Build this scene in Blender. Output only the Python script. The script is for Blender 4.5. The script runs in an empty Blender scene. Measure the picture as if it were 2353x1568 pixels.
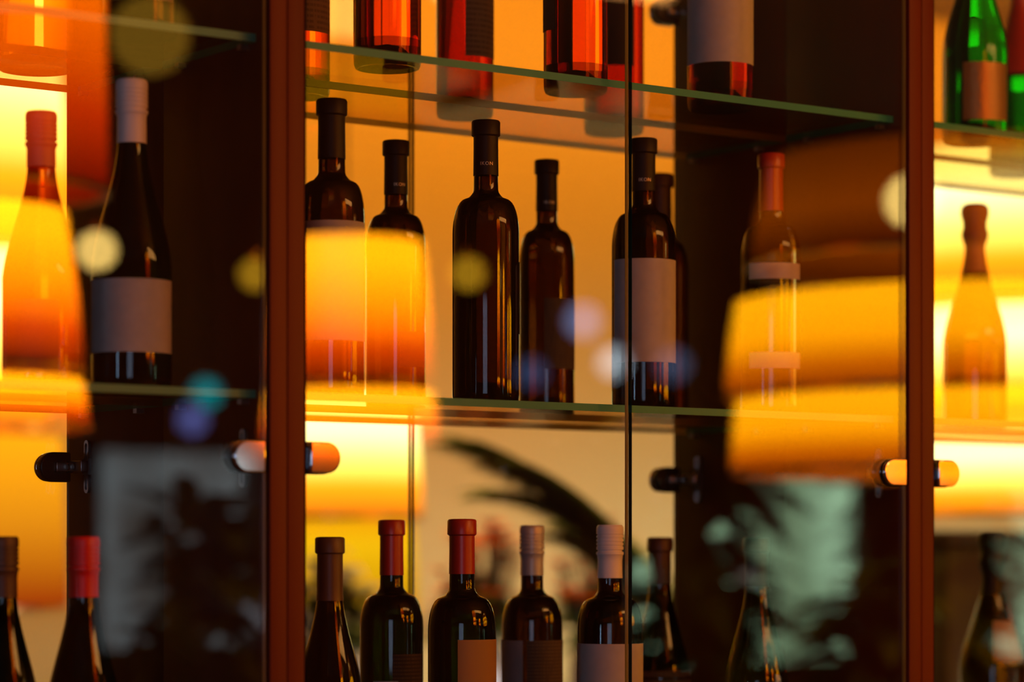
import bpy, bmesh, math, random
from math import sin, cos, pi, radians
from mathutils import Vector, Matrix

random.seed(7)
SC = bpy.context.scene
COL = SC.collection
EYE = 1.45                     # lens height above the floor

# ------------------------------------------------------------------ materials
def new_mat(name):
    m = bpy.data.materials.new(name)
    m.use_nodes = True
    nt = m.node_tree
    nt.nodes.clear()
    out = nt.nodes.new('ShaderNodeOutputMaterial')
    return m, nt, out

def L(nt, a, b):
    nt.links.new(a, b)

def principled(name, col, rough=0.5, metal=0.0, spec=0.5, noise=None, bump=None, transl=None):
    m, nt, out = new_mat(name)
    p = nt.nodes.new('ShaderNodeBsdfPrincipled')
    p.inputs['Base Color'].default_value = (*col, 1)
    p.inputs['Roughness'].default_value = rough
    p.inputs['Metallic'].default_value = metal
    p.inputs['Specular IOR Level'].default_value = spec
    tc = nt.nodes.new('ShaderNodeTexCoord')
    if noise:
        scale, col2, stretch = noise
        mp = nt.nodes.new('ShaderNodeMapping')
        mp.inputs['Scale'].default_value = stretch
        L(nt, tc.outputs['Object'], mp.inputs['Vector'])
        n = nt.nodes.new('ShaderNodeTexNoise')
        n.inputs['Scale'].default_value = scale
        n.inputs['Detail'].default_value = 6
        L(nt, mp.outputs[0], n.inputs['Vector'])
        r = nt.nodes.new('ShaderNodeValToRGB')
        r.color_ramp.elements[0].position = .35
        r.color_ramp.elements[1].position = .68
        r.color_ramp.elements[0].color = (*col, 1)
        r.color_ramp.elements[1].color = (*col2, 1)
        L(nt, n.outputs['Fac'], r.inputs['Fac'])
        L(nt, r.outputs['Color'], p.inputs['Base Color'])
    if bump:
        n2 = nt.nodes.new('ShaderNodeTexNoise')
        n2.inputs['Scale'].default_value = bump[0]
        L(nt, tc.outputs['Object'], n2.inputs['Vector'])
        b = nt.nodes.new('ShaderNodeBump')
        b.inputs['Strength'].default_value = bump[1]
        b.inputs['Distance'].default_value = bump[2]
        L(nt, n2.outputs['Fac'], b.inputs['Height'])
        L(nt, b.outputs['Normal'], p.inputs['Normal'])
    if transl:
        t = nt.nodes.new('ShaderNodeBsdfTranslucent')
        t.inputs['Color'].default_value = (*transl[0], 1)
        mx = nt.nodes.new('ShaderNodeMixShader')
        mx.inputs[0].default_value = transl[1]
        L(nt, p.outputs[0], mx.inputs[1]); L(nt, t.outputs[0], mx.inputs[2])
        L(nt, mx.outputs[0], out.inputs[0])
    else:
        L(nt, p.outputs[0], out.inputs[0])
    return m

def clear_pane(name, tint, base=0.045, gain=1.0):
    """window glass: see-through, with the reflection growing towards grazing view (Schlick)"""
    m, nt, out = new_mat(name)
    g = nt.nodes.new('ShaderNodeNewGeometry')
    d = nt.nodes.new('ShaderNodeVectorMath'); d.operation = 'DOT_PRODUCT'
    L(nt, g.outputs['Incoming'], d.inputs[0]); L(nt, g.outputs['Normal'], d.inputs[1])
    a = nt.nodes.new('ShaderNodeMath'); a.operation = 'ABSOLUTE'
    L(nt, d.outputs['Value'], a.inputs[0])
    s = nt.nodes.new('ShaderNodeMath'); s.operation = 'SUBTRACT'; s.inputs[0].default_value = 1.0
    s.use_clamp = True
    L(nt, a.outputs[0], s.inputs[1])
    pw = nt.nodes.new('ShaderNodeMath'); pw.operation = 'POWER'; pw.inputs[1].default_value = 5.0
    L(nt, s.outputs[0], pw.inputs[0])
    ma = nt.nodes.new('ShaderNodeMath'); ma.operation = 'MULTIPLY_ADD'
    ma.inputs[1].default_value = (1 - base) * gain; ma.inputs[2].default_value = base
    L(nt, pw.outputs[0], ma.inputs[0])
    t = nt.nodes.new('ShaderNodeBsdfTransparent'); t.inputs[0].default_value = (*tint, 1)
    gl = nt.nodes.new('ShaderNodeBsdfGlossy'); gl.inputs['Roughness'].default_value = 0.0
    gl.inputs['Color'].default_value = (1, 1, 1, 1)
    mx = nt.nodes.new('ShaderNodeMixShader')
    L(nt, ma.outputs[0], mx.inputs[0]); L(nt, t.outputs[0], mx.inputs[1]); L(nt, gl.outputs[0], mx.inputs[2])
    L(nt, mx.outputs[0], out.inputs[0])
    return m

def bottle_glass(name, tint, ior=1.4, rough=0.0):
    m, nt, out = new_mat(name)
    g = nt.nodes.new('ShaderNodeBsdfRefraction')
    g.inputs['Color'].default_value = (*tint, 1)
    g.inputs['Roughness'].default_value = rough
    g.inputs['IOR'].default_value = ior
    r = nt.nodes.new('ShaderNodeBsdfGlossy'); r.inputs['Roughness'].default_value = .03
    f = nt.nodes.new('ShaderNodeFresnel'); f.inputs['IOR'].default_value = ior
    mx = nt.nodes.new('ShaderNodeMixShader')
    L(nt, f.outputs[0], mx.inputs[0]); L(nt, g.outputs[0], mx.inputs[1]); L(nt, r.outputs[0], mx.inputs[2])
    L(nt, mx.outputs[0], out.inputs[0])
    return m

def emis(name, col, strength):
    m, nt, out = new_mat(name)
    e = nt.nodes.new('ShaderNodeEmission')
    e.inputs['Color'].default_value = (*col, 1)
    e.inputs['Strength'].default_value = strength
    L(nt, e.outputs[0], out.inputs[0])
    return m

def shade_glow(name, stops, strength):
    """lamp shade: falloff of an unbuilt bulb painted into the glow down each tier"""
    m, nt, out = new_mat(name)
    tc = nt.nodes.new('ShaderNodeTexCoord')
    sx = nt.nodes.new('ShaderNodeSeparateXYZ')
    L(nt, tc.outputs['Generated'], sx.inputs[0])
    r = nt.nodes.new('ShaderNodeValToRGB')
    el = r.color_ramp.elements
    while len(el) < len(stops):
        el.new(0.5)
    for e, (p, c) in zip(el, stops):
        e.position = p; e.color = (*c, 1)
    L(nt, sx.outputs['Z'], r.inputs['Fac'])
    e = nt.nodes.new('ShaderNodeEmission')
    e.inputs['Strength'].default_value = strength
    L(nt, r.outputs['Color'], e.inputs['Color'])
    L(nt, e.outputs[0], out.inputs[0])
    return m

def street_view(name, c1, c2, strength, scale, seed):
    """dusk light outside a window: uneven, fading towards the dark top"""
    m, nt, out = new_mat(name)
    tc = nt.nodes.new('ShaderNodeTexCoord')
    n = nt.nodes.new('ShaderNodeTexNoise'); n.noise_dimensions = '4D'; n.inputs['W'].default_value = seed
    n.inputs['Scale'].default_value = scale; n.inputs['Detail'].default_value = 1
    L(nt, tc.outputs['Object'], n.inputs['Vector'])
    r = nt.nodes.new('ShaderNodeValToRGB')
    r.color_ramp.elements[0].position = .40; r.color_ramp.elements[1].position = .62
    r.color_ramp.elements[0].color = (*c1, 1); r.color_ramp.elements[1].color = (*c2, 1)
    L(nt, n.outputs['Fac'], r.inputs['Fac'])
    e = nt.nodes.new('ShaderNodeEmission'); e.inputs['Strength'].default_value = strength
    L(nt, r.outputs['Color'], e.inputs['Color']); L(nt, e.outputs[0], out.inputs[0])
    return m

def printed_label(name, paper, ink, lines=60, lo=0.15, hi=0.85, amount=0.5):
    """paper with rows of small print (a wave broken up by noise)"""
    m, nt, out = new_mat(name)
    p = nt.nodes.new('ShaderNodeBsdfPrincipled'); p.inputs['Roughness'].default_value = .7
    tc = nt.nodes.new('ShaderNodeTexCoord')
    mp = nt.nodes.new('ShaderNodeMapping')
    mp.inputs['Scale'].default_value = (9, 9, 1)
    L(nt, tc.outputs['Generated'], mp.inputs['Vector'])
    sx = nt.nodes.new('ShaderNodeSeparateXYZ'); L(nt, tc.outputs['Generated'], sx.inputs[0])
    mu = nt.nodes.new('ShaderNodeMath'); mu.operation = 'MULTIPLY'; mu.inputs[1].default_value = lines
    L(nt, sx.outputs['Z'], mu.inputs[0])
    fr = nt.nodes.new('ShaderNodeMath'); fr.operation = 'FRACT'; L(nt, mu.outputs[0], fr.inputs[0])
    gt = nt.nodes.new('ShaderNodeMath'); gt.operation = 'GREATER_THAN'; gt.inputs[1].default_value = .5
    L(nt, fr.outputs[0], gt.inputs[0])
    n = nt.nodes.new('ShaderNodeTexNoise'); n.inputs['Scale'].default_value = 4; L(nt, mp.outputs[0], n.inputs['Vector'])
    g2 = nt.nodes.new('ShaderNodeMath'); g2.operation = 'GREATER_THAN'; g2.inputs[1].default_value = .45
    L(nt, n.outputs['Fac'], g2.inputs[0])
    m1 = nt.nodes.new('ShaderNodeMath'); m1.operation = 'MULTIPLY'
    L(nt, gt.outputs[0], m1.inputs[0]); L(nt, g2.outputs[0], m1.inputs[1])
    m2 = nt.nodes.new('ShaderNodeMath'); m2.operation = 'MULTIPLY'; m2.inputs[1].default_value = amount
    L(nt, m1.outputs[0], m2.inputs[0])
    mx = nt.nodes.new('ShaderNodeMix'); mx.data_type = 'RGBA'
    mx.inputs[6].default_value = (*paper, 1); mx.inputs[7].default_value = (*ink, 1)
    L(nt, m2.outputs[0], mx.inputs[0]); L(nt, mx.outputs[2], p.inputs['Base Color'])
    L(nt, p.outputs[0], out.inputs[0])
    return m

M = {}
M['mahogany'] = principled('mahogany', (.125, .016, .003), .5, spec=.2, noise=(5, (.09, .011, .002), (3, 3, .35)))
M['door_glass'] = clear_pane('door_glass', (.985, .99, .985), .045)
M['door_glass_plain'] = clear_pane('door_glass_inner', (.985, .99, .985), .045)
M['shelf_glass'] = clear_pane('shelf_glass', (.80, .68, .48), .04, .13)
M['edge_dark'] = principled('door_edge_glass', (.004, .03, .022), .15, spec=.6)
M['edge_green'] = principled('shelf_edge_glass', (.05, .42, .30), .3, spec=.5, transl=((.16, .6, .36), .45))
M['chrome'] = principled('chrome', (.85, .85, .85), .06, metal=1.0)
M['steel'] = principled('steel', (.42, .42, .40), .3, metal=1.0)
M['cup_black'] = principled('black_plastic', (.02, .008, .005), .35)
M['rubber'] = principled('clear_pad', (.25, .2, .15), .5)
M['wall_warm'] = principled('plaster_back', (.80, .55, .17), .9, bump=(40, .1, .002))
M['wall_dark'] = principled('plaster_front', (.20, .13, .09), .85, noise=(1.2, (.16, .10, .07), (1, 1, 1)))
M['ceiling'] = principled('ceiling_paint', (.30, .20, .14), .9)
M['floor'] = principled('floor_boards', (.10, .05, .03), .4, noise=(6, (.06, .03, .018), (.4, 4, 1)))
M['red_glass'] = bottle_glass('dark_bottle_glass', (.16, .07, .025), 1.48)
M['green_black'] = bottle_glass('green_black_glass', (.06, .10, .025), 1.48)
M['rose'] = bottle_glass('rose_wine_glass', (.93, .34, .04), 1.36)
M['deep_rose'] = bottle_glass('deep_rose_glass', (.58, .10, .03), 1.36)
M['amber'] = bottle_glass('amber_glass', (.99, .84, .38), 1.36)
M['honey'] = bottle_glass('honey_brown_glass', (.75, .33, .08), 1.4)
M['champ_green'] = bottle_glass('bright_green_glass', (.04, .55, .05), 1.42)
M['champ_dark'] = bottle_glass('olive_glass', (.35, .22, .06), 1.42)
M['clear_glass'] = bottle_glass('smoky_glass', (.45, .38, .28), 1.42)
M['base_glass'] = bottle_glass('bottle_base_glass', (.40, .12, .04), 1.4)
M['cap_black'] = principled('capsule_black', (.014, .006, .003), .5, spec=.25)
M['cap_brown'] = principled('capsule_brown', (.10, .045, .02), .45)
M['cap_orange'] = principled('capsule_tan', (.42, .18, .06), .5)
M['cap_red'] = principled('capsule_red', (.42, .02, .008), .33, spec=.6)
M['cap_scarlet'] = principled('capsule_scarlet', (.75, .012, .012), .4, spec=.5)
M['cap_white'] = principled('capsule_white', (.80, .76, .72), .45)
M['cap_silver'] = principled('capsule_silver', (.62, .60, .58), .4, metal=.2)
M['gold_foil'] = principled('gold_foil', (.65, .36, .12), .35, metal=.5, bump=(160, .6, .001))
M['paper'] = principled('paper_white', (.82, .78, .74), .75, noise=(90, (.76, .72, .68), (1, 1, 1)))
M['paper_cream'] = principled('paper_cream', (.72, .55, .28), .7)
M['paper_tan'] = principled('paper_tan', (.62, .36, .12), .6)
M['paper_dark'] = principled('paper_dark', (.10, .025, .012), .6)
M['paper_black'] = principled('paper_black', (.012, .008, .008), .5)
M['print_brown'] = printed_label('print_brown', (.20, .11, .07), (.42, .25, .12), 26)
M['print_paper'] = printed_label('print_paper', (.30, .16, .09), (.07, .03, .02), 18)
M['print_dark'] = printed_label('print_dark', (.04, .02, .015), (.17, .09, .05), 22)
M['ink'] = principled('ink', (.02, .012, .01), .6)
M['silver_ink'] = principled('silver_ink', (.75, .62, .45), .35, metal=.3)
M['leaf'] = principled('leaf_green', (.022, .05, .014), .45, transl=((.05, .11, .02), .25))
M['leaf_lit'] = principled('palm_leaf', (.11, .17, .03), .5, transl=((.22, .30, .04), .4))
M['stem'] = principled('stem', (.06, .045, .02), .7)
M['pot'] = principled('pot_clay', (.10, .05, .035), .7)
M['soil'] = principled('soil', (.02, .013, .008), .95)
M['brass'] = principled('brass', (.55, .33, .12), .3, metal=1.0)
M['petal_o'] = principled('petal_orange', (.75, .22, .03), .6, transl=((.8, .25, .03), .3))
M['petal_r'] = principled('petal_rust', (.45, .05, .015), .6, transl=((.5, .06, .01), .3))
M['petal_w'] = principled('petal_white', (.75, .7, .62), .6)
M['vase'] = principled('vase_glaze', (.16, .10, .06), .25)
M['counter'] = principled('counter_wood', (.10, .05, .02), .4, noise=(5, (.06, .028, .012), (.3, 3, 1)))

# ------------------------------------------------------------------ object helpers
def tag(o, label=None, cat=None, group=None, kind=None):
    if label: o['label'] = label
    if cat: o['category'] = cat
    if group: o['group'] = group
    if kind: o['kind'] = kind
    return o

def empty(name, loc, rz=0.0):
    o = bpy.data.objects.new(name, None)
    o.empty_display_size = .05
    COL.objects.link(o)
    o.location = loc
    o.rotation_euler = (0, 0, rz)
    return o

def link(name, bm, mats, parent=None, smooth=True, loc=None, rot=None, sharp=35, flat_big=False):
    me = bpy.data.meshes.new(name)
    bm.normal_update()
    bm.to_mesh(me); bm.free()
    if not isinstance(mats, (list, tuple)):
        mats = [mats]
    for m in mats:
        me.materials.append(m)
    if smooth:
        for p in me.polygons: p.use_smooth = True
        try:
            me.set_sharp_from_angle(angle=radians(sharp))
            if flat_big:
                at = me.attributes.get('sharp_edge') or me.attributes.new('sharp_edge', 'BOOLEAN', 'EDGE')
                for p in me.polygons:
                    if len(p.vertices) > 10:
                        for li in p.loop_indices: at.data[me.loops[li].edge_index].value = True
        except Exception:
            pass
    o = bpy.data.objects.new(name, me)
    COL.objects.link(o)
    if parent: o.parent = parent
    if loc: o.location = loc
    if rot: o.rotation_euler = rot
    return o

def add_box(bm, x0, x1, y0, y1, z0, z1, mi=0):
    v = [bm.verts.new(p) for p in ((x0,y0,z0),(x1,y0,z0),(x1,y1,z0),(x0,y1,z0),(x0,y0,z1),(x1,y0,z1),(x1,y1,z1),(x0,y1,z1))]
    fs = []
    for q in ((3,2,1,0),(4,5,6,7),(0,1,5,4),(1,2,6,5),(2,3,7,6),(3,0,4,7)):
        f = bm.faces.new([v[i] for i in q]); f.material_index = mi; fs.append(f)
    return fs          # bottom, top, front(-y), right(+x), back(+y), left(-x)

def bevel(bm, w, seg=2):
    bmesh.ops.bevel(bm, geom=bm.edges[:], offset=w, segments=seg, affect='EDGES', profile=.5)

def lathe(bm, prof, seg=48, a0=0.0, a1=2*pi, mi=0, cap0=True, cap1=True):
    """prof: list of (radius, z). full turn or an arc a0..a1"""
    full = abs((a1 - a0) - 2*pi) < 1e-6
    n = seg if full else seg + 1
    rings = []
    for r, z in prof:
        if r < 1e-6:
            rings.append([bm.verts.new((0, 0, z))])
        else:
            rings.append([bm.verts.new((r*cos(a0+(a1-a0)*i/seg), r*sin(a0+(a1-a0)*i/seg), z)) for i in range(n)])
    for A, B in zip(rings[:-1], rings[1:]):
        m = seg if full else seg
        for i in range(m):
            j = (i+1) % n
            a = A[i % len(A)] if len(A) > 1 else A[0]; b = A[j] if len(A) > 1 else A[0]
            c = B[j] if len(B) > 1 else B[0]; d = B[i % len(B)] if len(B) > 1 else B[0]
            vs = []
            for q in (a, b, c, d):
                if q not in vs: vs.append(q)
            if len(vs) > 2:
                f = bm.faces.new(vs); f.material_index = mi
    return rings

def tube(bm, pts, r, seg=10, mi=0, taper=None):
    rings = []
    n = len(pts)
    for k, p in enumerate(pts):
        p = Vector(p)
        t = (Vector(pts[min(k+1, n-1)]) - Vector(pts[max(k-1, 0)])).normalized()
        up = Vector((0, 0, 1)) if abs(t.z) < .95 else Vector((1, 0, 0))
        u = t.cross(up).normalized(); v = t.cross(u)
        rr = r if not taper else r * (1 + (taper - 1) * k / (n - 1))
        rings.append([bm.verts.new(p + rr*(cos(2*pi*i/seg)*u + sin(2*pi*i/seg)*v)) for i in range(seg)])
    for A, B in zip(rings[:-1], rings[1:]):
        for i in range(seg):
            f = bm.faces.new((A[i], A[(i+1) % seg], B[(i+1) % seg], B[i])); f.material_index = mi
    bm.faces.new(rings[0]).material_index = mi
    bm.faces.new(rings[-1][::-1]).material_index = mi

# ------------------------------------------------------------------ the rooms
def structure(name, x0, x1, y0, y1, z0, z1, mat):
    bm = bmesh.new(); add_box(bm, x0, x1, y0, y1, z0, z1)
    o = link(name, bm, mat, smooth=False); tag(o, kind='structure'); return o

RX0, RX1, YB, YF, CEIL = -4.2, 8.2, 3.6, -5.6, 3.05
structure('floor', RX0-.2, RX1+.2, YF-.2, YB+.2, -.1, 0, M['floor'])
structure('ceiling', RX0-.2, RX1+.2, YF-.2, YB+.2, CEIL, CEIL+.1, M['ceiling'])
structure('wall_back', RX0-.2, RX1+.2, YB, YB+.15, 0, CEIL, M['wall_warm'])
bm = bmesh.new()
WL = (-1.62, -1.28, 1.05, 2.05)
add_box(bm, RX0-.15, RX0, YF, WL[0], 0, CEIL); add_box(bm, RX0-.15, RX0, WL[1], YB, 0, CEIL)
add_box(bm, RX0-.15, RX0, WL[0], WL[1], 0, WL[2]); add_box(bm, RX0-.15, RX0, WL[0], WL[1], WL[3], CEIL)
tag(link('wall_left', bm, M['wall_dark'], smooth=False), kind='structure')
bm = bmesh.new()
for a, b, c, d in ((WL[0], WL[1], WL[2], WL[2]+.04), (WL[0], WL[1], WL[3]-.04, WL[3]), (WL[0], WL[0]+.04, WL[2]+.04, WL[3]-.04), (WL[1]-.04, WL[1], WL[2]+.04, WL[3]-.04)):
    add_box(bm, RX0-.12, RX0+.01, a, b, c, d)
fr = link('window_3', bm, M['counter'], smooth=False); tag(fr, kind='structure')
bm = bmesh.new(); add_box(bm, RX0-.11, RX0-.10, WL[0]+.04, WL[1]-.04, WL[2]+.04, WL[3]-.04)
link('pane', bm, emis('blue_dusk', (.45, .68, 1), 16), fr, smooth=False)
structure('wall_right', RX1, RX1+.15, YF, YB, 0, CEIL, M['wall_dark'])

# front wall (behind the camera) with two windows to the evening street
bm = bmesh.new()
W1 = (2.66, 3.35, 1.10, 1.84)      # x0, x1, z0, z1
W2 = (4.85, 7.4, 1.0, 1.80)
y0, y1 = YF-.15, YF
xs = [RX0-.2, W1[0], W1[1], W2[0], W2[1], RX1+.2]
add_box(bm, xs[0], xs[1], y0, y1, 0, CEIL)
add_box(bm, xs[1], xs[2], y0, y1, 0, W1[2]); add_box(bm, xs[1], xs[2], y0, y1, W1[3], CEIL)
add_box(bm, xs[2], xs[3], y0, y1, 0, CEIL)
add_box(bm, xs[3], xs[4], y0, y1, 0, W2[2]); add_box(bm, xs[3], xs[4], y0, y1, W2[3], CEIL)
add_box(bm, xs[4], xs[5], y0, y1, 0, CEIL)
o = link('wall_front', bm, M['wall_dark'], smooth=False); tag(o, kind='structure')
for nm, w, glow in (('window_1', W1, street_view('dusk_street', (.20, .17, .13), (.72, .86, .90), 1.25, 3.1, 5.0)),
                    ('window_2', W2, street_view('garden_dusk', (.30, .48, .27), (.62, 1.0, .62), 4.6, 1.6, 1.0))):
    bm = bmesh.new()
    t = .05
    add_box(bm, w[0], w[1], y0+.02, y1+.01, w[2], w[2]+t); add_box(bm, w[0], w[1], y0+.02, y1+.01, w[3]-t, w[3])
    add_box(bm, w[0], w[0]+t, y0+.02, y1+.01, w[2]+t, w[3]-t); add_box(bm, w[1]-t, w[1], y0+.02, y1+.01, w[2]+t, w[3]-t)
    mx = (w[0]+w[1])/2
    if nm == 'window_2': add_box(bm, mx-.025, mx+.025, y0+.04, y1, w[2]+t, w[3]-t)
    fr = link(nm, bm, M['counter'], smooth=False); tag(fr, kind='structure')
    bm = bmesh.new()
    add_box(bm, w[0]+t, w[1]-t, y0+.03, y0+.038, w[2]+t, w[3]-t)
    link('pane', bm, glow, fr, smooth=False)

# ------------------------------------------------------------------ the display cabinets
OPEN, PT = .832, .020           # clear opening, side panel thickness
MOD = OPEN + 2*PT
DEP = .2165                     # depth of one unit; two rows stand back to back
Z0, Z1 = .06, 2.62
SH = [EYE-.271, EYE+.161, EYE+.515]    # centres of the glass shelves

def shelf_pane(x0, x1, y0, y1, zc, parent, edge_front=True):
    bm = bmesh.new()
    fs = add_box(bm, x0, x1, y0, y1, zc-.004, zc+.004)
    fs[2].material_index = 1; fs[4].material_index = 1 if not edge_front else 2
    fs[3].material_index = 1; fs[5].material_index = 1
    if not edge_front:
        fs[2].material_index = 2; fs[4].material_index = 2
    return link('glass_shelf', bm, [M['shelf_glass'], M['edge_green'], M['edge_clear']], parent, smooth=False)
M['edge_clear'] = principled('shelf_rear_edge', (.25, .16, .05), .2, spec=.8, transl=((.5, .4, .15), .6))

def d_outline(w, h, n=16):
    """D shape: straight side at x=0, round side towards +x"""
    pts = [(0, -h/2), (0, h/2)]
    cx = w - h*.5
    for k in range(n+1):
        a = pi/2 - pi*k/n
        pts.append((cx + .5*h*cos(a), h/2*sin(a)))
    return pts

def extrude_xz(bm, pts, ya, yb, sx=1, x0=0, z0=0, mi=0):
    A = [bm.verts.new((x0+sx*p[0], ya, z0+p[1])) for p in pts]
    B = [bm.verts.new((x0+sx*p[0], yb, z0+p[1])) for p in pts]
    f1 = bm.faces.new(A); f2 = bm.faces.new(B[::-1])
    n = len(pts)
    for i in range(n):
        bm.faces.new((A[i], B[i], B[(i+1) % n], A[(i+1) % n]))
    bmesh.ops.recalc_face_normals(bm, faces=bm.faces[:])
    for f in bm.faces: f.material_index = mi

def hinge(parent, xp, z, sx, yo, sy):
    """glass-door cup hinge. xp: inner face of side panel, sx: +1 leads away from a panel on the left;
    yo: outer face of the door, sy: direction from the outer face into the cabinet"""
    gap = .006
    # outer chrome cap
    bm = bmesh.new()
    extrude_xz(bm, d_outline(.0355, .0315), yo - sy*.0055, yo, sx, xp + sx*gap, z)
    bevel(bm, .0016, 3)
    bmesh.ops.recalc_face_normals(bm, faces=bm.faces[:])
    cap = link('hinge', bm, M['chrome'], parent, sharp=50, flat_big=True)
    # inner cup
    yi = yo + sy*.006
    bm = bmesh.new()
    extrude_xz(bm, d_outline(.0375, .033), yi, yi + sy*.012, sx, xp + sx*(gap+.001), z)
    bevel(bm, .002, 2)
    bmesh.ops.recalc_face_normals(bm, faces=bm.faces[:])
    link('hinge_cup', bm, M['cup_black'], cap, sharp=50)
    # arm leading to the side panel
    bm = bmesh.new()
    ya, yb = sorted((yi + sy*.010, yi + sy*.048))
    xa, xb = sorted((xp + sx*.0045, xp + sx*.014))
    add_box(bm, xa, xb, ya, yb, z-.0065, z+.0065)
    xa, xb = sorted((xp + sx*.010, xp + sx*.028)); ya, yb = sorted((yi + sy*.010, yi + sy*.018))
    add_box(bm, xa, xb, ya, yb, z-.0055, z+.0055)
    bevel(bm, .0012, 2)
    link('hinge_arm', bm, M['steel'], cap, sharp=50)
    # winged mounting plate with two oval lugs
    bm = bmesh.new()
    yc = yi + sy*.040
    for dz in (-.018, .018):
        pts = []
        for k in range(20):
            a = 2*pi*k/20
            pts.append((cos(a)*.0052, sin(a)*.0052 + (.006 if sin(a) > 0 else -.006)))
        A = [bm.verts.new((xp+sx*.0002, yc+p[0], z+dz+p[1])) for p in pts]
        B = [bm.verts.new((xp+sx*.0035, yc+p[0], z+dz+p[1])) for p in pts]
        Ci = [bm.verts.new((xp+sx*.0035, yc+p[0]*.55, z+dz+p[1]*.7)) for p in pts]
        Di = [bm.verts.new((xp+sx*.0012, yc+p[0]*.5, z+dz+p[1]*.65)) for p in pts]
        for U, V in ((A, B), (B, Ci), (Ci, Di)):
            for i in range(20):
                bm.faces.new((U[i], U[(i+1) % 20], V[(i+1) % 20], V[i]))
        bm.faces.new(Di); bm.faces.new(A[::-1])
    bmesh.ops.recalc_face_normals(bm, faces=bm.faces[:])
    xa, xb = sorted((xp+sx*.0002, xp+sx*.0045))
    add_box(bm, xa, xb, yc-.006, yc+.006, z-.009, z+.009)
    link('hinge_plate', bm, M['steel'], cap, sharp=50)
    # screws in the arm
    bm = bmesh.new()
    for q in (.018, .032):
        xs_ = xp + sx*.014
        c = [bm.verts.new((xs_+sx*.0012, yi+sy*q+.0033*cos(2*pi*k/12), z+.0033*sin(2*pi*k/12))) for k in range(12)]
        b = [bm.verts.new((xs_, yi+sy*q+.0036*cos(2*pi*k/12), z+.0036*sin(2*pi*k/12))) for k in range(12)]
        bm.faces.new(c)
        for i in range(12): bm.faces.new((b[i], b[(i+1) % 12], c[(i+1) % 12], c[i]))
    bmesh.ops.recalc_face_normals(bm, faces=bm.faces[:])
    link('screw_head', bm, M['cup_black'], cap)

def cabinet(ix, back, label, hinges):
    xo = ix*MOD                                    # X of the opening's left side
    ya, yb = (DEP+.0005, 2*DEP) if back else (0, DEP)
    root = empty('display_cabinet', (xo + OPEN/2, (ya+yb)/2, 0))
    tag(root, label, 'cabinet', 'glass-doored display cabinets standing back to back')
    ox, oy = -(xo + OPEN/2), -(ya+yb)/2
    def mk(name, bm, mat, parent=root, **k):
        o = link(name, bm, mat, parent, **k)
        if parent is root: o.location = (ox, oy, 0)
        return o
    for x0, x1 in ((xo-PT+.0003, xo), (xo+OPEN, xo+OPEN+PT-.0003)):
        bm = bmesh.new(); add_box(bm, x0, x1, ya, yb, Z0, Z1); bevel(bm, .0012, 2)
        mk('side_panel', bm, M['mahogany'])
    bm = bmesh.new(); add_box(bm, xo, xo+OPEN, ya, yb, Z1-.022, Z1); mk('top_panel', bm, M['mahogany'], smooth=False)
    bm = bmesh.new(); add_box(bm, xo, xo+OPEN, ya, yb, Z0, Z0+.022); mk('bottom_panel', bm, M['mahogany'], smooth=False)
    bm = bmesh.new(); add_box(bm, xo-PT+.004, xo+OPEN+PT-.004, ya+.01, yb-.01, 0, Z0); mk('plinth', bm, M['mahogany'], smooth=False)
    # glass shelves
    for zc in SH + [EYE-.66, EYE+.865]:
        if back:
            s = shelf_pane(xo+.001, xo+OPEN-.001, ya+.0008, yb-.026, zc, root, False)
        else:
            s = shelf_pane(xo+.001, xo+OPEN-.001, ya+.026, yb-.0008, zc, root, True)
        s.location = (ox, oy, 0)
        # shelf pins under the corners
        for xx, sx in ((xo, 1), (xo+OPEN, -1)):
            for yy in (ya+.045, yb-.045):
                xa, xb = sorted((xx, xx+sx*.009))
                bm = bmesh.new(); add_box(bm, xa, xb, yy-.004, yy+.004, zc-.0095, zc-.0045)
                link('shelf_pin', bm, M['steel'], s, smooth=False)
    # two inset glass doors
    xm = xo + OPEN/2
    d0, d1 = (yb-.009, yb-.003) if back else (.003, .009)
    for x0, x1, xp, sx in ((xo+.0035, xm-.0025, xo, 1), (xm+.0025, xo+OPEN-.0035, xo+OPEN, -1)):
        bm = bmesh.new()
        fs = add_box(bm, x0, x1, d0, d1, Z0+.026, Z1-.026)
        for k in (0, 1, 5): fs[k].material_index = 1
        fs[3].material_index = 2
        dr = mk('glass_door', bm, [M['door_glass'], M['edge_dark'], M['edge_clear']], smooth=False)
        if (ix, sx) in hinges:
            for hz in (EYE-1.1, EYE+.098, EYE+.702):
                if back: hinge(dr, xp, hz, sx, d1, -1)
                else: hinge(dr, xp, hz, sx, d0, 1)
    return root

ALLH = {(a, b) for a in (-1, 0, 1) for b in (1, -1)}
cabinet(-1, False, 'glass-doored front cabinet between the picture edge and the first red-brown post', ALLH)
cabinet(0, False, 'widest visible front cabinet, its two glass doors meeting between the two red-brown posts', ALLH)
cabinet(1, False, 'glass-doored cabinet beyond the second red-brown post, holding champagne bottles, front row', ALLH)
cabinet(-1, True, 'rear cabinet with a sharp black cup hinge above the bright red screw cap', ALLH)
cabinet(0, True, 'rear cabinet behind the middle one, blurred black hinges at its far corner', ALLH)
cabinet(1, True, 'rear cabinet behind the champagne bottles beyond the second post', ALLH)

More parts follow.
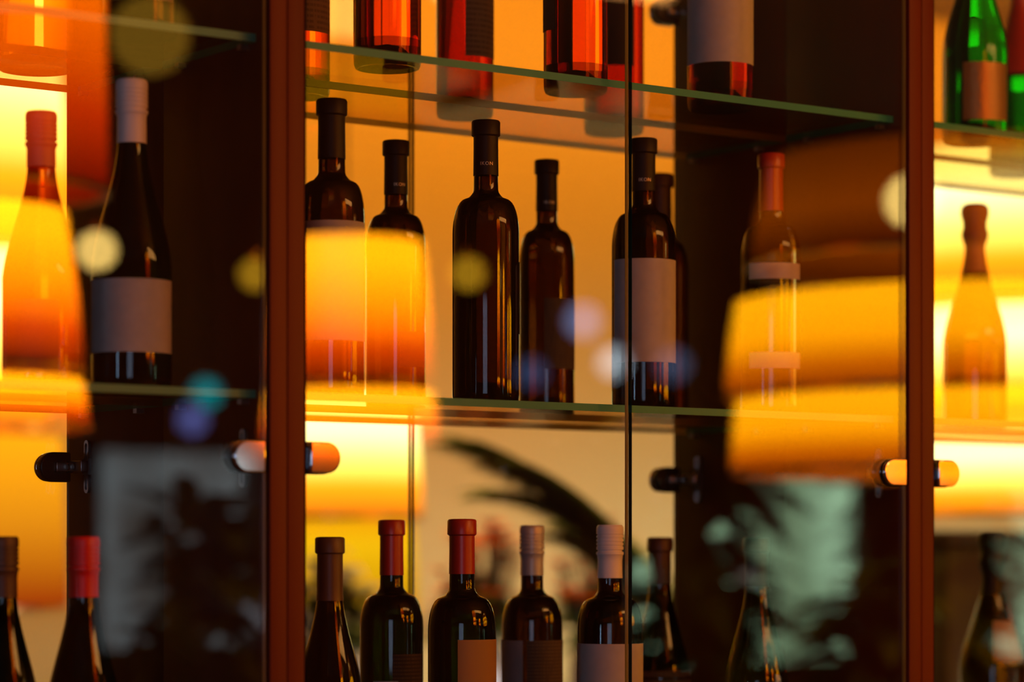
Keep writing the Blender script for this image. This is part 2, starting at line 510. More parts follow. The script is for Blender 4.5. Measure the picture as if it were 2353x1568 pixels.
# ------------------------------------------------------------------ bottles
def prof_bordeaux(H, R, rn):
    p = [(0, .026), (R*.3, .0235), (R*.52, .015), (R*.72, .006), (R*.86, .0008), (R*.94, .0012), (R*.985, .005), (R, .012), (R, .030)]
    zs, zn = H*.600, H*.755
    p.append((R, zs*.5)); p.append((R, zs))
    K = 12
    for k in range(1, K+1):
        t = k/K
        # rounded shoulder, then a hollow curve up into the neck
        if t < .72:
            q = t/.72; r = rn*1.55 + (R - rn*1.55)*cos(q*pi/2)**.85; z = zs + (zn-zs)*.80*sin(q*pi/2)
        else:
            q = (t-.72)/.28; r = rn*1.55 - (rn*.53)*sin(q*pi/2); z = zs + (zn-zs)*(.80 + .20*q)
        p.append((r, z))
    p += [(rn*1.0, zn+.012), (rn*.97, H*.9), (rn*.97, H-.006)]
    return p

def prof_burgundy(H, R, rn):
    p = [(0, .020), (R*.45, .016), (R*.72, .006), (R*.86, .0008), (R*.94, .0012), (R*.985, .005), (R, .012)]
    zs, zn = H*.40, H*.80
    p.append((R, zs*.5)); p.append((R, zs))
    K = 18
    for k in range(1, K+1):
        t = k/K
        s = t*t*(3-2*t)
        s = s*.75 + .25*t**.8
        p.append((R + (rn-R)*s, zs + (zn-zs)*t))
    p += [(rn*.99, H*.9), (rn*.97, H-.006)]
    return p

def prof_champagne(H, R, rn):
    p = [(0, .028), (R*.4, .022), (R*.68, .008), (R*.84, .0008), (R*.93, .0012), (R*.985, .006), (R, .014)]
    zs, zn = H*.38, H*.80
    p.append((R, zs*.5)); p.append((R, zs))
    K = 18
    for k in range(1, K+1):
        t = k/K
        s = t*t*(3-2*t)
        p.append((R + (rn-R)*(s*.8+.2*t), zs + (zn-zs)*t))
    p += [(rn*.98, H*.88), (rn*1.15, H*.90), (rn*1.15, H*.915), (rn*.95, H*.925), (rn*.95, H-.006)]
    return p

def r_at(prof, z):
    best = prof[0][0]
    for (r0, z0), (r1, z1) in zip(prof[4:-1], prof[5:]):
        if z0 <= z <= z1 and z1 > z0:
            return r0 + (r1-r0)*(z-z0)/(z1-z0)
    return prof[-1][0]

SHAPES = dict(bordeaux=prof_bordeaux, burgundy=prof_burgundy, champagne=prof_champagne)

def capsule(bm, prof, H, z0, kind, R):
    e = .0006
    rn = r_at(prof, H*.9)
    zs = [z0 + (H*.93 - z0)*k/8 for k in range(9)]
    pts = [(r_at(prof, z)+e, z) for z in zs]
    if kind == 'cork':                       # wide lip ring under a flat, slightly dished top
        lr = rn + .0028
        pts = [q for q in pts if q[1] < H-.020]
        pts += [(rn+e, H-.0185), (lr, H-.0168), (lr, H-.0022), (lr-.0012, H-.0006), (rn-.002, H), (rn-.003, H-.0008), (0, H-.0009)]
    elif kind == 'screw':                    # knurled screw cap
        a = rn + .0020
        pts = [q for q in pts if q[1] < H-.036]
        pts += [(rn+e+.0008, H-.0345), (a+.0004, H-.0335), (a+.0004, H-.0310), (a-.0014, H-.0300), (a-.0014, H-.0286), (a+.0002, H-.0280)]
        zc = H-.026
        for k in range(4):
            pts += [(a+.0002, zc), (a+.0002, zc+.0012), (a-.0009, zc+.0016), (a-.0009, zc+.0026), (a+.0002, zc+.0030)]
            zc += .0042
        pts += [(a+.0002, H-.0045), (a-.0002, H-.0018), (a-.0016, H), (0, H)]
    elif kind == 'wire':                     # foil over mushroom cork and wire cage
        a = rn + .0034
        pts = [q for q in pts if q[1] < H-.055]
        pts += [(rn+.0012, H-.050), (rn+.003, H-.044), (rn+.003, H-.038), (rn+.0012, H-.033), (rn+.0014, H-.024), (a, H-.018), (a+.001, H-.010), (a-.001, H-.003), (a-.006, H), (0, H)]
    pts[0] = (pts[0][0], z0)
    pts = [(pts[0][0]-.0012, z0)] + pts
    lathe(bm, pts, 48)

def label_mesh(prof, z0, z1, a0, a1, off=.0006, seg=28, rows=3, notch=None):
    bm = bmesh.new()
    ps = [(r_at(prof, z0 + (z1-z0)*k/rows)+off, z0 + (z1-z0)*k/rows) for k in range(rows+1)]
    inner = [(r-.0004, z) for r, z in ps][::-1]
    n = seg
    def ring(r, z): return [bm.verts.new((r*cos(a0+(a1-a0)*i/n), r*sin(a0+(a1-a0)*i/n), z)) for i in range(n+1)]
    A = [ring(r, z) for r, z in ps]
    for U, V in zip(A[:-1], A[1:]):
        for i in range(n): bm.faces.new((U[i], U[i+1], V[i+1], V[i]))
    bmesh.ops.solidify(bm, geom=bm.faces[:], thickness=.0003)
    return bm

def curved_text(txt, size, radius, z, ang, mat, parent, name='lettering'):
    cu = bpy.data.curves.new('txt', 'FONT')
    cu.body = txt; cu.size = size; cu.align_x = 'CENTER'; cu.extrude = 0.00012; cu.space_character = 1.15
    cu.resolution_u = 3
    t = bpy.data.objects.new('txt', cu); COL.objects.link(t)
    dg = bpy.context.evaluated_depsgraph_get(); dg.update()
    me = bpy.data.meshes.new_from_object(t.evaluated_get(dg))
    bpy.data.objects.remove(t); bpy.data.curves.remove(cu)
    for v in me.vertices:
        a = ang + v.co.x/radius
        rr = radius + .00015 + v.co.z
        v.co = Vector((rr*cos(a), rr*sin(a), z + v.co.y))
    me.materials.clear(); me.materials.append(mat)
    me.name = name
    o = bpy.data.objects.new(name, me); COL.objects.link(o); o.parent = parent
    return o

FACE = radians(-126.1)          # the side of the bottles turned to the room

def bottle(label, shape, x, y, shelf, H, R, glass, cap, capmat, cz, rn=None, labels=(), group=None, text=None, cat='wine bottle', name='wine_bottle'):
    zb = SH[shelf] + .0042
    root = empty(name, (x, y, zb))
    tag(root, label, cat, group)
    rn = rn or R*.365
    prof = SHAPES[shape](H, R, rn)
    bm = bmesh.new(); lathe(bm, prof + [(0, H-.006)], 72)
    # knurled heel ring like a real moulded base
    bmesh.ops.recalc_face_normals(bm, faces=bm.faces[:])
    bm.normal_update()
    for f in bm.faces:
        if f.calc_center_median().z < (.0295 if 'rose' in glass else .010): f.material_index = 1
    link('bottle_glass', bm, [M[glass], M['base_glass']], root, sharp=60)
    bm = bmesh.new(); capsule(bm, prof, H, cz*H, cap, R)
    bmesh.ops.recalc_face_normals(bm, faces=bm.faces[:])
    cp = link('screw_cap' if cap == 'screw' else 'capsule', bm, M[capmat], root, sharp=40)
    for nm, z0, z1, a0, a1, mt in labels:
        bm = label_mesh(prof, z0*H, z1*H, FACE+radians(a0), FACE+radians(a1))
        bmesh.ops.recalc_face_normals(bm, faces=bm.faces[:])
        link(nm, bm, M[mt], root, sharp=40)
    if text:
        body, size, tz, ta = text
        curved_text(body, size, r_at(prof, tz*H)+.0008, tz*H, FACE+radians(ta), M['silver_ink'], cp)
    return root

GM, GB, GU = 'wine bottles on the middle glass shelf', 'wine bottles on the lowest glass shelf in view', 'bottles on the upper glass shelf'
# ---- middle shelf
bottle('tall black-capped wine bottle with a wide plain white label, beside the first red-brown post', 'bordeaux', .111, .125, 1, .317, .0350, 'red_glass', 'cork', 'cap_black', .80, .0142,
       [('label', .19, .585, -88, 78, 'paper')], GM)
bottle('unlabelled dark wine bottle standing between the wide white-labelled bottle and the IKON bottle', 'bordeaux', .309, .300, 1, .312, .0345, 'red_glass', 'cork', 'cap_black', .80, .0132,
       [('back_label', .16, .29, 10, 75, 'paper_dark')], GM, ('IKON', .0052, .828, 22))
bottle('dark wine bottle without front label, silver IKON lettering on its black capsule, sharpest in view', 'bordeaux', .311, .125, 1, .313, .0368, 'red_glass', 'cork', 'cap_black', .805, .0134,
       [('label', .25, .50, 76, 150, 'paper_black')], GM, ('IKON', .0054, .838, 4))
bottle('blurred dark wine bottle with a dim brown label on one side, behind the IKON-lettered bottle', 'bordeaux', .533, .310, 1, .310, .0335, 'red_glass', 'cork', 'cap_black', .80, .0126,
       [('label', .185, .455, -6, 78, 'print_brown')], GM, ('IKON', .0052, .825, 14))
bottle('dark wine bottle with a tall blank white label, where the two glass doors meet', 'bordeaux', .533, .125, 1, .313, .0366, 'red_glass', 'cork', 'cap_black', .805, .0134,
       [('label', .175, .550, -66, 78, 'paper')], GM, ('IKON', .0054, .838, 4))
bottle('brown-capped dark bottle mostly hidden behind the tall blank white label bottle', 'bordeaux', .729, .335, 1, .312, .0350, 'red_glass', 'cork', 'cap_brown', .72, .0138, (), GM)
bottle('dim wine bottle with two narrow pale label bands, against the dark side wall', 'bordeaux', .727, .125, 1, .312, .0360, 'clear_glass', 'cork', 'cap_red', .78, .0138,
       [('label', .178, .238, -50, 62, 'paper'), ('label', .515, .575, -50, 62, 'paper')], GM)
bottle('slope-shouldered bottle with amber screw cap and dark red label, next to a dark side wall', 'burgundy', -.214, .150, 1, .276, .0385, 'honey', 'screw', 'cap_orange', .80, .0138,
       [('label', .05, .315, -52, 36, 'paper_dark')], GM)
bottle('slope-shouldered dark bottle with white screw cap and wide white label', 'burgundy', -.129, .120, 1, .312, .0400, 'green_black', 'screw', 'cap_white', .795, .0142,
       [('label', .118, .352, -88, 84, 'paper')], GM)
bottle('slender-necked champagne bottle silhouetted against a glaring lamp beyond the second post', 'champagne', 1.226, .280, 1, .306, .0425, 'champ_dark', 'wire', 'cap_orange', .70, .0128,
       (), GM, cat='champagne bottle', name='champagne_bottle')
# ---- lowest shelf
bottle('slope-shouldered dark bottle with brown screw cap, cut by the picture edge', 'burgundy', -.256, .150, 0, .286, .0365, 'green_black', 'screw', 'cap_brown', .79, .0140, (), GB)
bottle('slope-shouldered dark bottle with bright red screw cap', 'burgundy', -.183, .120, 0, .286, .0370, 'green_black', 'screw', 'cap_scarlet', .79, .0144, (), GB)
bottle('slope-shouldered dark bottle with brown cork capsule, beside the first red-brown post', 'burgundy', .112, .130, 0, .287, .0360, 'red_glass', 'cork', 'cap_brown', .765, .0132, (), GB)
bottle('dark bottle with dull red capsule and dark printed label, second from the first post', 'bordeaux', .290, .280, 0, .308, .0362, 'green_black', 'cork', 'cap_red', .795, .0132,
       [('label', .2, .506, 4, 72, 'print_dark'), ('medal', .30, .408, -32, 14, 'paper')], GB)
bottle('dark bottle with glossy red capsule and plain tan label, front of the lowest shelf', 'bordeaux', .272, .115, 0, .307, .0370, 'green_black', 'cork', 'cap_red', .805, .0136,
       [('label', .16, .575, -6, 84, 'paper_tan')], GB)
bottle('dark bottle with dull silver screw cap and printed brown back label, set behind its neighbours', 'bordeaux', .489, .280, 0, .303, .0358, 'red_glass', 'screw', 'cap_silver', .805, .0130,
       [('label', .2, .553, -88, -18, 'paper'), ('back_label', .2, .553, -10, 84, 'print_brown')], GB)
bottle('dark bottle with pale lilac-white screw cap and wide white label, below the door gap', 'bordeaux', .488, .130, 0, .302, .0372, 'red_glass', 'screw', 'cap_white', .80, .0136,
       [('label', .15, .555, -88, 84, 'paper')], GB)
bottle('dark sloping bottle with black capsule, in the far corner behind the white-labelled bottle', 'burgundy', .716, .320, 0, .290, .0380, 'red_glass', 'cork', 'cap_brown', .80, .0135,
       [('label', .2, .43, -80, 84, 'print_brown')], GB)
bottle('clear-necked sloping bottle barely lit against the dark side wall', 'burgundy', .709, .130, 0, .289, .0375, 'clear_glass', 'cork', 'cap_black', .80, .0140, (), GB)
bottle('champagne bottle with tan pointed neck label, lowest shelf beyond the second post', 'champagne', 1.259, .280, 0, .300, .0440, 'champ_dark', 'wire', 'cap_black', .72, .0135,
       [('neck_label', .42, .60, -8, 60, 'paper_tan')], GB, cat='champagne bottle', name='champagne_bottle')
# ---- upper shelf
bottle('glowing rose wine bottle with a printed back label, half hidden by the first post', 'bordeaux', .198, .330, 2, .305, .0345, 'rose', 'cork', 'cap_red', .8, .0135,
       [('back_label', .23, .60, -60, 80, 'print_paper')], GU)
bottle('rose wine bottle glowing orange below a dark label, beside the half-hidden rose bottle', 'bordeaux', .178, .120, 2, .310, .0362, 'rose', 'cork', 'cap_red', .8, .0135,
       [('label', .24, .62, -88, 88, 'paper_dark')], GU)
bottle('blurred red bottle with a printed paper back label, rear of the upper shelf', 'bordeaux', .434, .340, 2, .305, .0342, 'deep_rose', 'cork', 'cap_red', .8, .0135,
       [('back_label', .225, .60, 2, 86, 'print_paper')], GU)
bottle('deep red unlabelled bottle with a bright vertical yellow strip of light', 'bordeaux', .435, .125, 2, .310, .0362, 'rose', 'cork', 'cap_red', .8, .0135,
       [('label', .22, .62, -88, -40, 'paper_dark')], GU)
bottle('faint dark red bottle at the rear of the upper shelf, behind the deep red one', 'bordeaux', .655, .335, 2, .305, .0370, 'deep_rose', 'cork', 'cap_red', .8, .0135,
       [('label', .26, .62, -60, 40, 'paper_dark')], GU)
bottle('pink wine bottle with a large grey-white label on the upper shelf', 'bordeaux', .642, .118, 2, .310, .0380, 'deep_rose', 'cork', 'cap_red', .8, .0138,
       [('label', .165, .62, -88, 88, 'paper')], GU)
bottle('bright green champagne bottle with crinkled gold foil label, beyond the second post', 'champagne', 1.073, .130, 2, .300, .0412, 'champ_green', 'wire', 'cap_red', .62, .0135,
       [('label', .085, .325, -30, 62, 'gold_foil')], GU, cat='champagne bottle', name='champagne_bottle')
bottle('green champagne bottle cut by the picture edge, behind the bright green one', 'champagne', 1.334, .300, 2, .300, .0420, 'champ_green', 'wire', 'cap_red', .45, .0135,
       (), GU, cat='champagne bottle', name='champagne_bottle')
bottle('large pale amber bottle whose ribbed base glows orange, near the picture corner', 'bordeaux', -.121, .350, 2, .300, .0420, 'amber', 'cork', 'cap_orange', .8, .014, (), GU)
bottle('blurred bottle with a square cream label, upper shelf before the dark side wall', 'bordeaux', -.118, .122, 2, .300, .0370, 'clear_glass', 'cork', 'cap_brown', .8, .0135,
       [('label', .115, .40, -38, 66, 'paper_cream')], GU)

# ------------------------------------------------------------------ lamps
YEL = (1.0, .33, .002); ORG = (1.0, .19, .001)
glow_f = shade_glow('amber_shade_glow', [(0, (.06, .003, 0)), (.22, (.40, .03, .0)), (.52, ORG), (.82, YEL), (1, YEL)], 20)
glow_dim = shade_glow('dim_shade_glow', [(0, (.12, .01, 0)), (.4, (.55, .09, 0)), (1, (.25, .04, 0))], 3.2)
glow_b = shade_glow('bright_shade_glow', [(0, (.42, .10, .003)), (.25, (1, .28, .005)), (.45, (1, .75, .12)), (.7, (1, .98, .42)), (1, (1, .92, .28))], 2.5)
glow_y = shade_glow('yellow_shade_glow', [(0, (.30, .10, .001)), (.4, (.55, .26, .002)), (.8, (.8, .42, .003)), (1, (.8, .32, .002))], 1.5)
glow_o = shade_glow('orange_shade_glow', [(0, (.25, .02, .001)), (.5, (.6, .2, .004)), (1, (.9, .34, .004))], 1.7)

def tiered_lamp(label, x, y, tiers, glow, group):
    """tiers: list of (z_bottom, z_top, r_bottom, r_top)"""
    root = empty('pendant_lamp', (x, y, CEIL)); tag(root, label, 'lamp', group)
    zt = max(t[1] for t in tiers)
    bm = bmesh.new(); tube(bm, [(0, 0, -.02), (0, 0, zt-CEIL)], .004); link('cord', bm, M['cup_black'], root)
    bm = bmesh.new(); lathe(bm, [(0, 0), (.05, 0), (.05, -.02), (0, -.025)], 24); link('ceiling_rose', bm, M['brass'], root)
    for z0, z1, r0, r1, *own in tiers:
        bm = bmesh.new()
        pr = []
        for k in range(9):
            t = k/8
            pr.append((r0 + (r1-r0)*t**1.6, z0-CEIL + (z1-z0)*t))
        lathe(bm, pr + [(r1*.3, z1-CEIL+.004)], 40)
        sh = link('shade_tier', bm, own[0] if own else glow, root)
        bm = bmesh.new()
        lathe(bm, [(r0-.004, z0-CEIL-.006), (r0+.004, z0-CEIL-.006), (r0+.004, z0-CEIL+.004), (r0-.004, z0-CEIL+.004), (r0-.004, z0-CEIL-.006)], 40)
        link('rim', bm, M['brass'], sh)
    return root

glow_h = shade_glow('honey_shade_glow', [(0, (.25, .03, 0)), (.22, (.55, .11, 0)), (.5, (1, .33, .001)), (.85, (1, .40, .002)), (1, (1, .36, .002))], 12)
glow_r = shade_glow('red_shade_glow', [(0, (.12, .001, 0)), (.25, (.45, .02, 0)), (.6, (.85, .11, 0)), (1, (.8, .18, 0))], 12)
GL = 'tiered amber pendant lamps in the room mirrored by the doors'
tiered_lamp('amber tiered pendant lamp mirrored in the glass across the bottles next to the first post', 1.80, -2.70,
            [(1.82, 2.13, .178, .155), (1.69, 1.805, .19, .178)], glow_f, GL)
tiered_lamp('amber tiered pendant lamp mirrored in the glass over the amber-capped bottle', .66, -2.18,
            [(2.10, 2.60, .245, .235, glow_r), (1.785, 2.065, .20, .17), (1.68, 1.765, .21, .20)], glow_f, GL)
tiered_lamp('largest amber tiered pendant lamp, mirrored around the second post', 2.61, -1.63,
            [(2.04, 2.25, .45, .41, glow_dim), (1.775, 1.965, .50, .48, glow_h), (1.62, 1.765, .49, .48, glow_h)], glow_f, GL)

GB_ = 'tiered bright lamps in the room behind the cabinets'
tiered_lamp('white-hot tiered lamp behind the cabinets, above the lowest bottles near the first post', 1.83, 2.78,
            [(1.535, 1.80, .17, .15), (1.25, 1.526, .165, .15, glow_y)], glow_b, GB_)
tiered_lamp('white-hot tiered lamp behind the cabinets, glaring beyond the second post', 3.22, 2.02,
            [(2.01, 2.35, .36, .34), (1.76, 1.995, .36, .34), (1.54, 1.72, .34, .32)], glow_b, GB_)
tiered_lamp('glowing lamp behind the cabinets at the picture edge beside the amber-capped bottle', 1.08, 3.07,
            [(2.10, 2.66, .21, .16), (1.72, 2.09, .16, .15), (1.34, 1.70, .20, .185, glow_o)], glow_b, GB_)

globe = emis('warm_globe', (1, .64, .16), 9.5)
globe_dim = emis('warm_globe_soft', (1, .50, .02), 3.2)
def globe_lamp(label, x, y, z, r, mat, group, nm='globe_lamp', up=CEIL):
    root = empty(nm, (x, y, up)); tag(root, label, 'lamp', group)
    bm = bmesh.new(); tube(bm, [(0, 0, 0), (0, 0, z-up+r*1.1)], .003, 8); link('cord', bm, M['cup_black'], root)
    bm = bmesh.new(); lathe(bm, [(0, z-up+r*1.35), (r*.35, z-up+r*1.35), (r*.38, z-up+r*.9), (0, z-up+r*.9)], 20); link('socket', bm, M['brass'], root)
    bm = bmesh.new()
    lathe(bm, [(r*sin(pi*k/16), z-up-r*cos(pi*k/16)) for k in range(17)], 28); link('bulb', bm, mat, root)
    return root
GG = 'warm glass globes hanging around the mirrored lamps'
globe_lamp('small warm globe light mirrored above the wide white label of the sloping bottle', 1.17, -2.67, 2.07, .040, globe, GG)
globe_lamp('small warm globe light mirrored beside the first post, on its dark-wall side', 1.68, -2.90, 2.07, .036, globe_dim, GG)
globe_lamp('small warm globe light mirrored on the IKON-lettered bottle', 2.07, -2.64, 2.075, .038, globe_dim, GG)
globe_lamp('large warm globe light mirrored beside the second post', 2.12, -1.30, 2.10, .052, globe, GG)
globe_lamp('warm globe light mirrored on the cream label high in the corner', 1.45, -2.96, 2.58, .085, emis('dim_globe', (1, .5, .04), 1.35), GG)

GC = 'small coloured party lights strung across the room'
def party(label, x, y, z, r, col, st):
    globe_lamp(label, x, y, z, r, emis('party_light', col, st), GC, 'party_light')
party('round cyan light mirrored on the dark side wall', 2.55, -4.64, 1.92, .046, (.0, .55, .62), 2.9)
party('violet-blue light mirrored just under the cyan one', 2.27, -4.22, 1.82, .042, (.17, .20, .62), 3.3)
party('large pale blue light mirrored between two middle-shelf bottles', 3.43, -3.99, 2.13, .052, (.30, .45, .9), 3.0)
party('dim blue light mirrored at the foot of the IKON-lettered bottle', 3.31, -4.08, 1.98, .042, (.2, .3, .7), 1.3)
party('bluish white light mirrored left of the tall blank white label', 3.50, -3.94, 2.01, .046, (.75, .9, 1), 3.8)
party('dim slate-blue light mirrored below the tall blank white label', 3.66, -3.86, 2.005, .05, (.25, .33, .6), 1.4)
party('dim grey round light mirrored over the clear-necked bottle', 3.82, -3.71, 1.41, .045, (.7, .6, .5), 1.1)
party('grey round light mirrored low beside the first post', 2.67, -4.54, 1.28, .045, (.6, .62, .7), 1.5)

# ------------------------------------------------------------------ plants
def leaf(bm, base, dirv, length, width, droop, mi=0, n=7):
    d = Vector(dirv).normalized()
    side = d.cross(Vector((0, 0, 1)))
    if side.length < .05: side = Vector((1, 0, 0))
    side.normalize()
    Ls, Rs, Ms = [], [], []
    for k in range(n+1):
        t = k/n
        p = Vector(base) + d*length*t + Vector((0, 0, -droop*length*t*t))
        w = width*math.sin(pi*min(1, t*.93+.07))**.8*(1-.25*t)
        Ls.append(bm.verts.new(p - side*w/2 + Vector((0, 0, w*.14)))); Ms.append(bm.verts.new(p)); Rs.append(bm.verts.new(p + side*w/2 + Vector((0, 0, w*.14))))
    for k in range(n):
        for A, B in ((Ls, Ms), (Ms, Rs)):
            f = bm.faces.new((A[k], B[k], B[k+1], A[k+1])); f.material_index = mi

def pot(root, r=.17, h=.34):
    bm = bmesh.new()
    lathe(bm, [(0, 0), (r*.72, 0), (r*.76, .01), (r, h-.03), (r*1.06, h-.03), (r*1.06, h), (r*.92, h), (r*.9, h-.03), (0, h-.03)], 40)
    bmesh.ops.recalc_face_normals(bm, faces=bm.faces[:])
    link('pot', bm, M['pot'], root)
    bm = bmesh.new(); lathe(bm, [(0, h-.02), (r*.9, h-.026)], 30); link('soil', bm, M['soil'], root)

def broadleaf(label, x, y, top, spread, nleaf, seed, group, z0=.9):
    rnd = random.Random(seed)
    root = empty('potted_plant', (x, y, 0)); tag(root, label, 'plant', group)
    pot(root)
    bs, bl = bmesh.new(), bmesh.new()
    for s in range(5):
        a = 2*pi*s/5 + rnd.uniform(-.3, .3); e = Vector((cos(a)*spread*.30, sin(a)*spread*.30, top*(.72+.2*rnd.random())))
        mid = Vector((e.x*.35, e.y*.35, e.z*.5))
        pts = [Vector((0, 0, .30)).lerp(mid, t).lerp(mid.lerp(e, t), t) for t in [k/8 for k in range(9)]]
        tube(bs, pts, .012, 8, taper=.4)
    for k in range(nleaf):
        z = z0 + (top-z0)*rnd.random()**.8
        a = rnd.uniform(0, 2*pi); rr = spread*.18*rnd.random()
        el = rnd.uniform(-.3, .95)
        leaf(bl, (cos(a)*rr, sin(a)*rr, z), (cos(a)*cos(el), sin(a)*cos(el), sin(el)), spread*rnd.uniform(.35, .75), rnd.uniform(.06, .13), rnd.uniform(.1, .6))
    link('stem', bs, M['stem'], root)
    link('foliage', bl, M['leaf'], root)
    return root

GP = 'leafy plants mirrored in the lower glass'
broadleaf('tall dark leafy plant mirrored against the dark side wall, above the clear-necked bottle', 2.80, -2.74, 1.72, .40, 260, 3, GP, 1.0)
broadleaf('tall dark leafy plant mirrored across the second post below the shade', 3.42, -2.52, 1.68, .44, 320, 5, GP, 1.0)
broadleaf('low bushy plant mirrored between the two tall dark plants', 2.72, -1.97, 1.36, .34, 240, 21, GP, 1.0)
broadleaf('narrow dark plant mirrored low between the red-capped bottle and the first post', 1.70, -3.20, 1.56, .28, 190, 9, GP, .95)
broadleaf('low dark plant mirrored near the red-capped bottle', 1.10, -3.1, 1.46, .30, 200, 12, GP, .95)
broadleaf('lowest dark plant mirrored at the foot of the first dark side wall', 1.36, -2.70, 1.26, .30, 200, 15, GP, .9)

# palm behind the cabinets
root = empty('potted_palm', (1.95, 1.62, 0)); tag(root, 'feathery green palm behind the cabinets, above the lowest bottles', 'plant')
pot(root, .19, .40)
bs, bl = bmesh.new(), bmesh.new()
def frond(tip, rise, n=30, ll=.20, w=.046):
    b = Vector((0, 0, 1.12)); e = Vector(tip); c = (b+e)/2 + Vector((0, 0, rise))
    pts = [b.lerp(c, t).lerp(c.lerp(e, t), t) for t in [k/16 for k in range(17)]]
    tube(bs, pts, .006, 6, taper=.3)
    for k in range(n):
        t = .30 + .70*k/(n-1)
        p = b.lerp(c, t).lerp(c.lerp(e, t), t); d = ((c-b).lerp(e-c, t)).normalized()
        side = d.cross(Vector((0, 0, 1))).normalized()
        for s in (-1, 1):
            leaf(bl, p, d*1.0 + side*s*.55 + Vector((0, 0, .05)), ll*(1-.35*t), w, .35, n=4)
    leaf(bl, e, d, ll*.7, w, .2, n=4)
tube(bs, [(0, 0, .36), (.01, 0, .8), (0, 0, 1.14)], .02, 10, taper=.7)
frond((-.50, .10, 1.64), .16)
frond((-.30, .05, 1.47), .10); frond((-.44, .05, 1.60), .14); frond((-.38, .16, 1.56), .17)
frond((-.05, .35, 1.50), .12); frond((.35, .1, 1.50), .2); frond((.1, -.3, 1.40), .2); frond((-.2, -.25, 1.36), .15); frond((.3, .4, 1.35), .2)
link('stem', bs, M['stem'], root); link('fronds', bl, M['leaf_lit'], root)

# counter behind with bouquets
bm = bmesh.new()
add_box(bm, .2, 2.3, 2.00, 2.45, 0, 1.10); add_box(bm, .15, 2.34, 1.92, 2.49, 1.10, 1.14)
o = link('bar_counter', bm, M['counter'], smooth=False); tag(o, 'long dark wooden bar counter standing behind the cabinets', 'counter')
bm = bmesh.new(); add_box(bm, 2.36, 4.4, 1.46, 1.54, .06, 1.47); bevel(bm, .006, 2)
root = empty('dark_panel', (0, 0, 0)); tag(root, 'added dark wooden panel darkening the view behind the champagne bottles of the lowest shelf', 'divider')  # panel added to darken what shows behind the champagne bottles
link('panel', bm, M['counter'], root)
bm = bmesh.new(); add_box(bm, 2.33, 4.43, 1.43, 1.57, 1.47, 1.50); bevel(bm, .006, 2); link('cap_rail', bm, M['counter'], root)
bm = bmesh.new(); add_box(bm, 2.36, 4.4, 1.44, 1.56, 0, .06); link('plinth', bm, M['counter'], root, smooth=False)
def bouquet(label, x, y, seed, cols, h=.3, z=1.14, n=60, sp=.12):
    rnd = random.Random(seed)
    root = empty('flower_bouquet', (x, y, z)); tag(root, label, 'flowers', 'bouquets on the bar counter')
    bm = bmesh.new(); lathe(bm, [(0, 0), (.05, 0), (.06, .03), (.055, .10), (.035, .14), (.042, .16), (.036, .16), (.03, .14), (0, .13)], 28)
    bmesh.ops.recalc_face_normals(bm, faces=bm.faces[:]); link('vase', bm, M['vase'], root)
    bs, bf, bl = bmesh.new(), bmesh.new(), bmesh.new()
    for k in range(n):
        a = rnd.uniform(0, 2*pi); rr = sp*math.sqrt(rnd.random()); zz = h*(1-.8*(rr/sp)**2)*rnd.uniform(.8, 1.05)+.10
        c = Vector((cos(a)*rr, sin(a)*rr, zz))
        tube(bs, [(0, 0, .12), c*.5+Vector((0, 0, .05)), c], .0025, 5)
        mi = rnd.randrange(len(cols))
        for q in range(9):
            b = 2*pi*q/9
            leaf(bf, c, (cos(b), sin(b), .55), rnd.uniform(.028, .042), .028, .3, mi, 3)
    for k in range(n*2):
        a = rnd.uniform(0, 2*pi); leaf(bl, (0, 0, rnd.uniform(.12, .2)), (cos(a), sin(a), rnd.uniform(.1, 1.6)), rnd.uniform(.10, .16), .045, .4)
    link('stems', bs, M['stem'], root); link('blossoms', bf, [M[c] for c in cols], root); link('leaves', bl, M['leaf_lit'], root)
bouquet('orange and rust flowers showing between the glossy red and silver capped bottles', 1.80, 2.22, 4, ('petal_o', 'petal_r'), .29)
bouquet('rust and orange flowers showing between the silver and lilac-white capped bottles', 2.13, 2.27, 6, ('petal_r', 'petal_o'), .29)
bouquet('white and green bouquet on the counter beside the white-hot lamp', 1.46, 2.24, 8, ('petal_w',), .22)

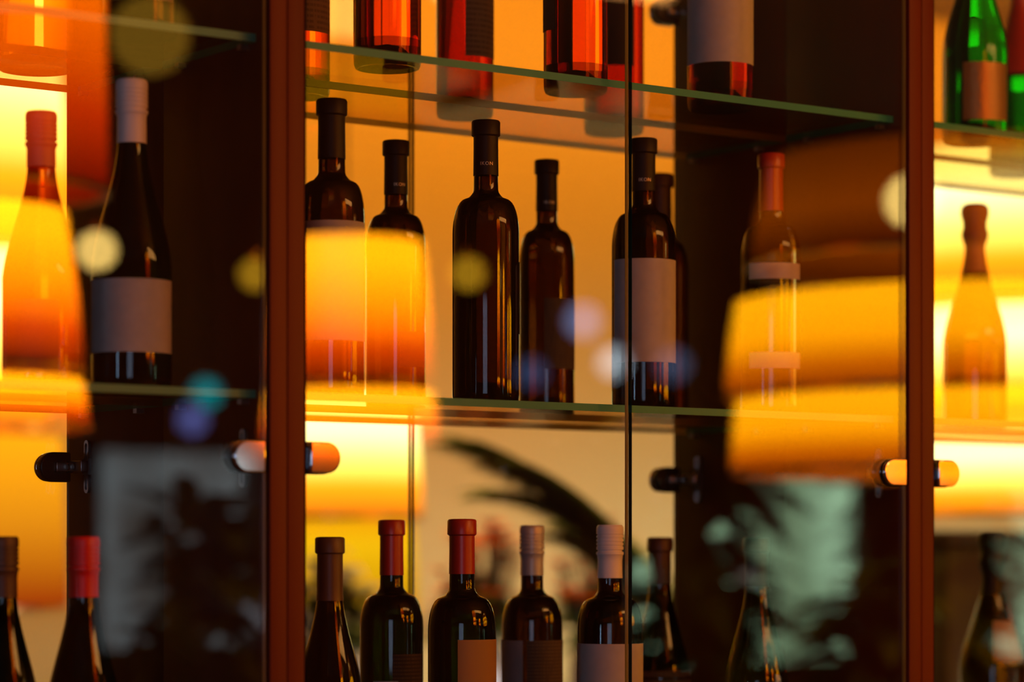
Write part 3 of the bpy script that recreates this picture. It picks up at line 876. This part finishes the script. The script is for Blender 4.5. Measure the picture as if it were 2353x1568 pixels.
# ------------------------------------------------------------------ lights
def area(name, loc, rot, sx, sy, power, col):
    d = bpy.data.lights.new(name, 'AREA'); d.shape = 'RECTANGLE'; d.size = sx; d.size_y = sy
    d.energy = power; d.color = col
    o = bpy.data.objects.new(name, d); COL.objects.link(o); o.location = loc; o.rotation_euler = rot
    return o
# warm strip washing down the back wall, cooler low fill added for its lower part
area('cove_light', (2.6, 3.0, 3.0), (radians(56), 0, 0), 6.0, .25, 42, (1, .34, .0))
o = area('lower_wall_fill', (3.2, 2.0, 1.1), (radians(88), 0, 0), 4.5, .3, 19, (.74, .80, 1)); o.data.spread = radians(80)
# daylight side of the front room
area('window_light', (-2.6, -3.6, 1.7), (radians(88), 0, radians(-45)), 1.2, 1.0, 10, (.55, .68, 1))
area('label_fill', (1.9, -2.7, 2.90), (radians(38), 0, 0), 1.8, .35, 22, (1, .42, .10))  # added warm fill to brighten the bottle labels
o = area('flower_fill', (1.85, 2.15, 2.7), (0, 0, 0), .9, .2, 9, (1, .55, .2)); o.data.spread = radians(60)  # added to warm the bouquets, stands for no lamp

w = bpy.data.worlds.new('world'); SC.world = w; w.use_nodes = True
w.node_tree.nodes['Background'].inputs[0].default_value = (.05, .03, .02, 1)
w.node_tree.nodes['Background'].inputs[1].default_value = .3

# ------------------------------------------------------------------ camera
cd = bpy.data.cameras.new('camera'); cam = bpy.data.objects.new('camera', cd); COL.objects.link(cam)
cam.location = (-1.4564, -2.3465, EYE)
cam.rotation_euler = (radians(90), 0, radians(-36.11))
cd.sensor_width = 36; cd.lens = 6360/2353*36
cd.shift_y = (1278-784)/2353
cd.clip_start = .05
cd.dof.use_dof = True; cd.dof.focus_distance = 3.02; cd.dof.aperture_fstop = 2.4; cd.dof.aperture_blades = 0
SC.camera = cam

SC.cycles.max_bounces = 16
SC.cycles.transparent_max_bounces = 64
SC.cycles.transmission_bounces = 16
SC.cycles.glossy_bounces = 8
SC.cycles.diffuse_bounces = 3
SC.cycles.caustics_reflective = False
SC.cycles.caustics_refractive = False
SC.cycles.sample_clamp_indirect = 12
SC.cycles.use_denoising = True
SC.view_settings.view_transform = 'Standard'
SC.view_settings.look = 'None'
SC.view_settings.gamma = 1
SC.view_settings.exposure = 0
SC.view_settings.use_curve_mapping = False
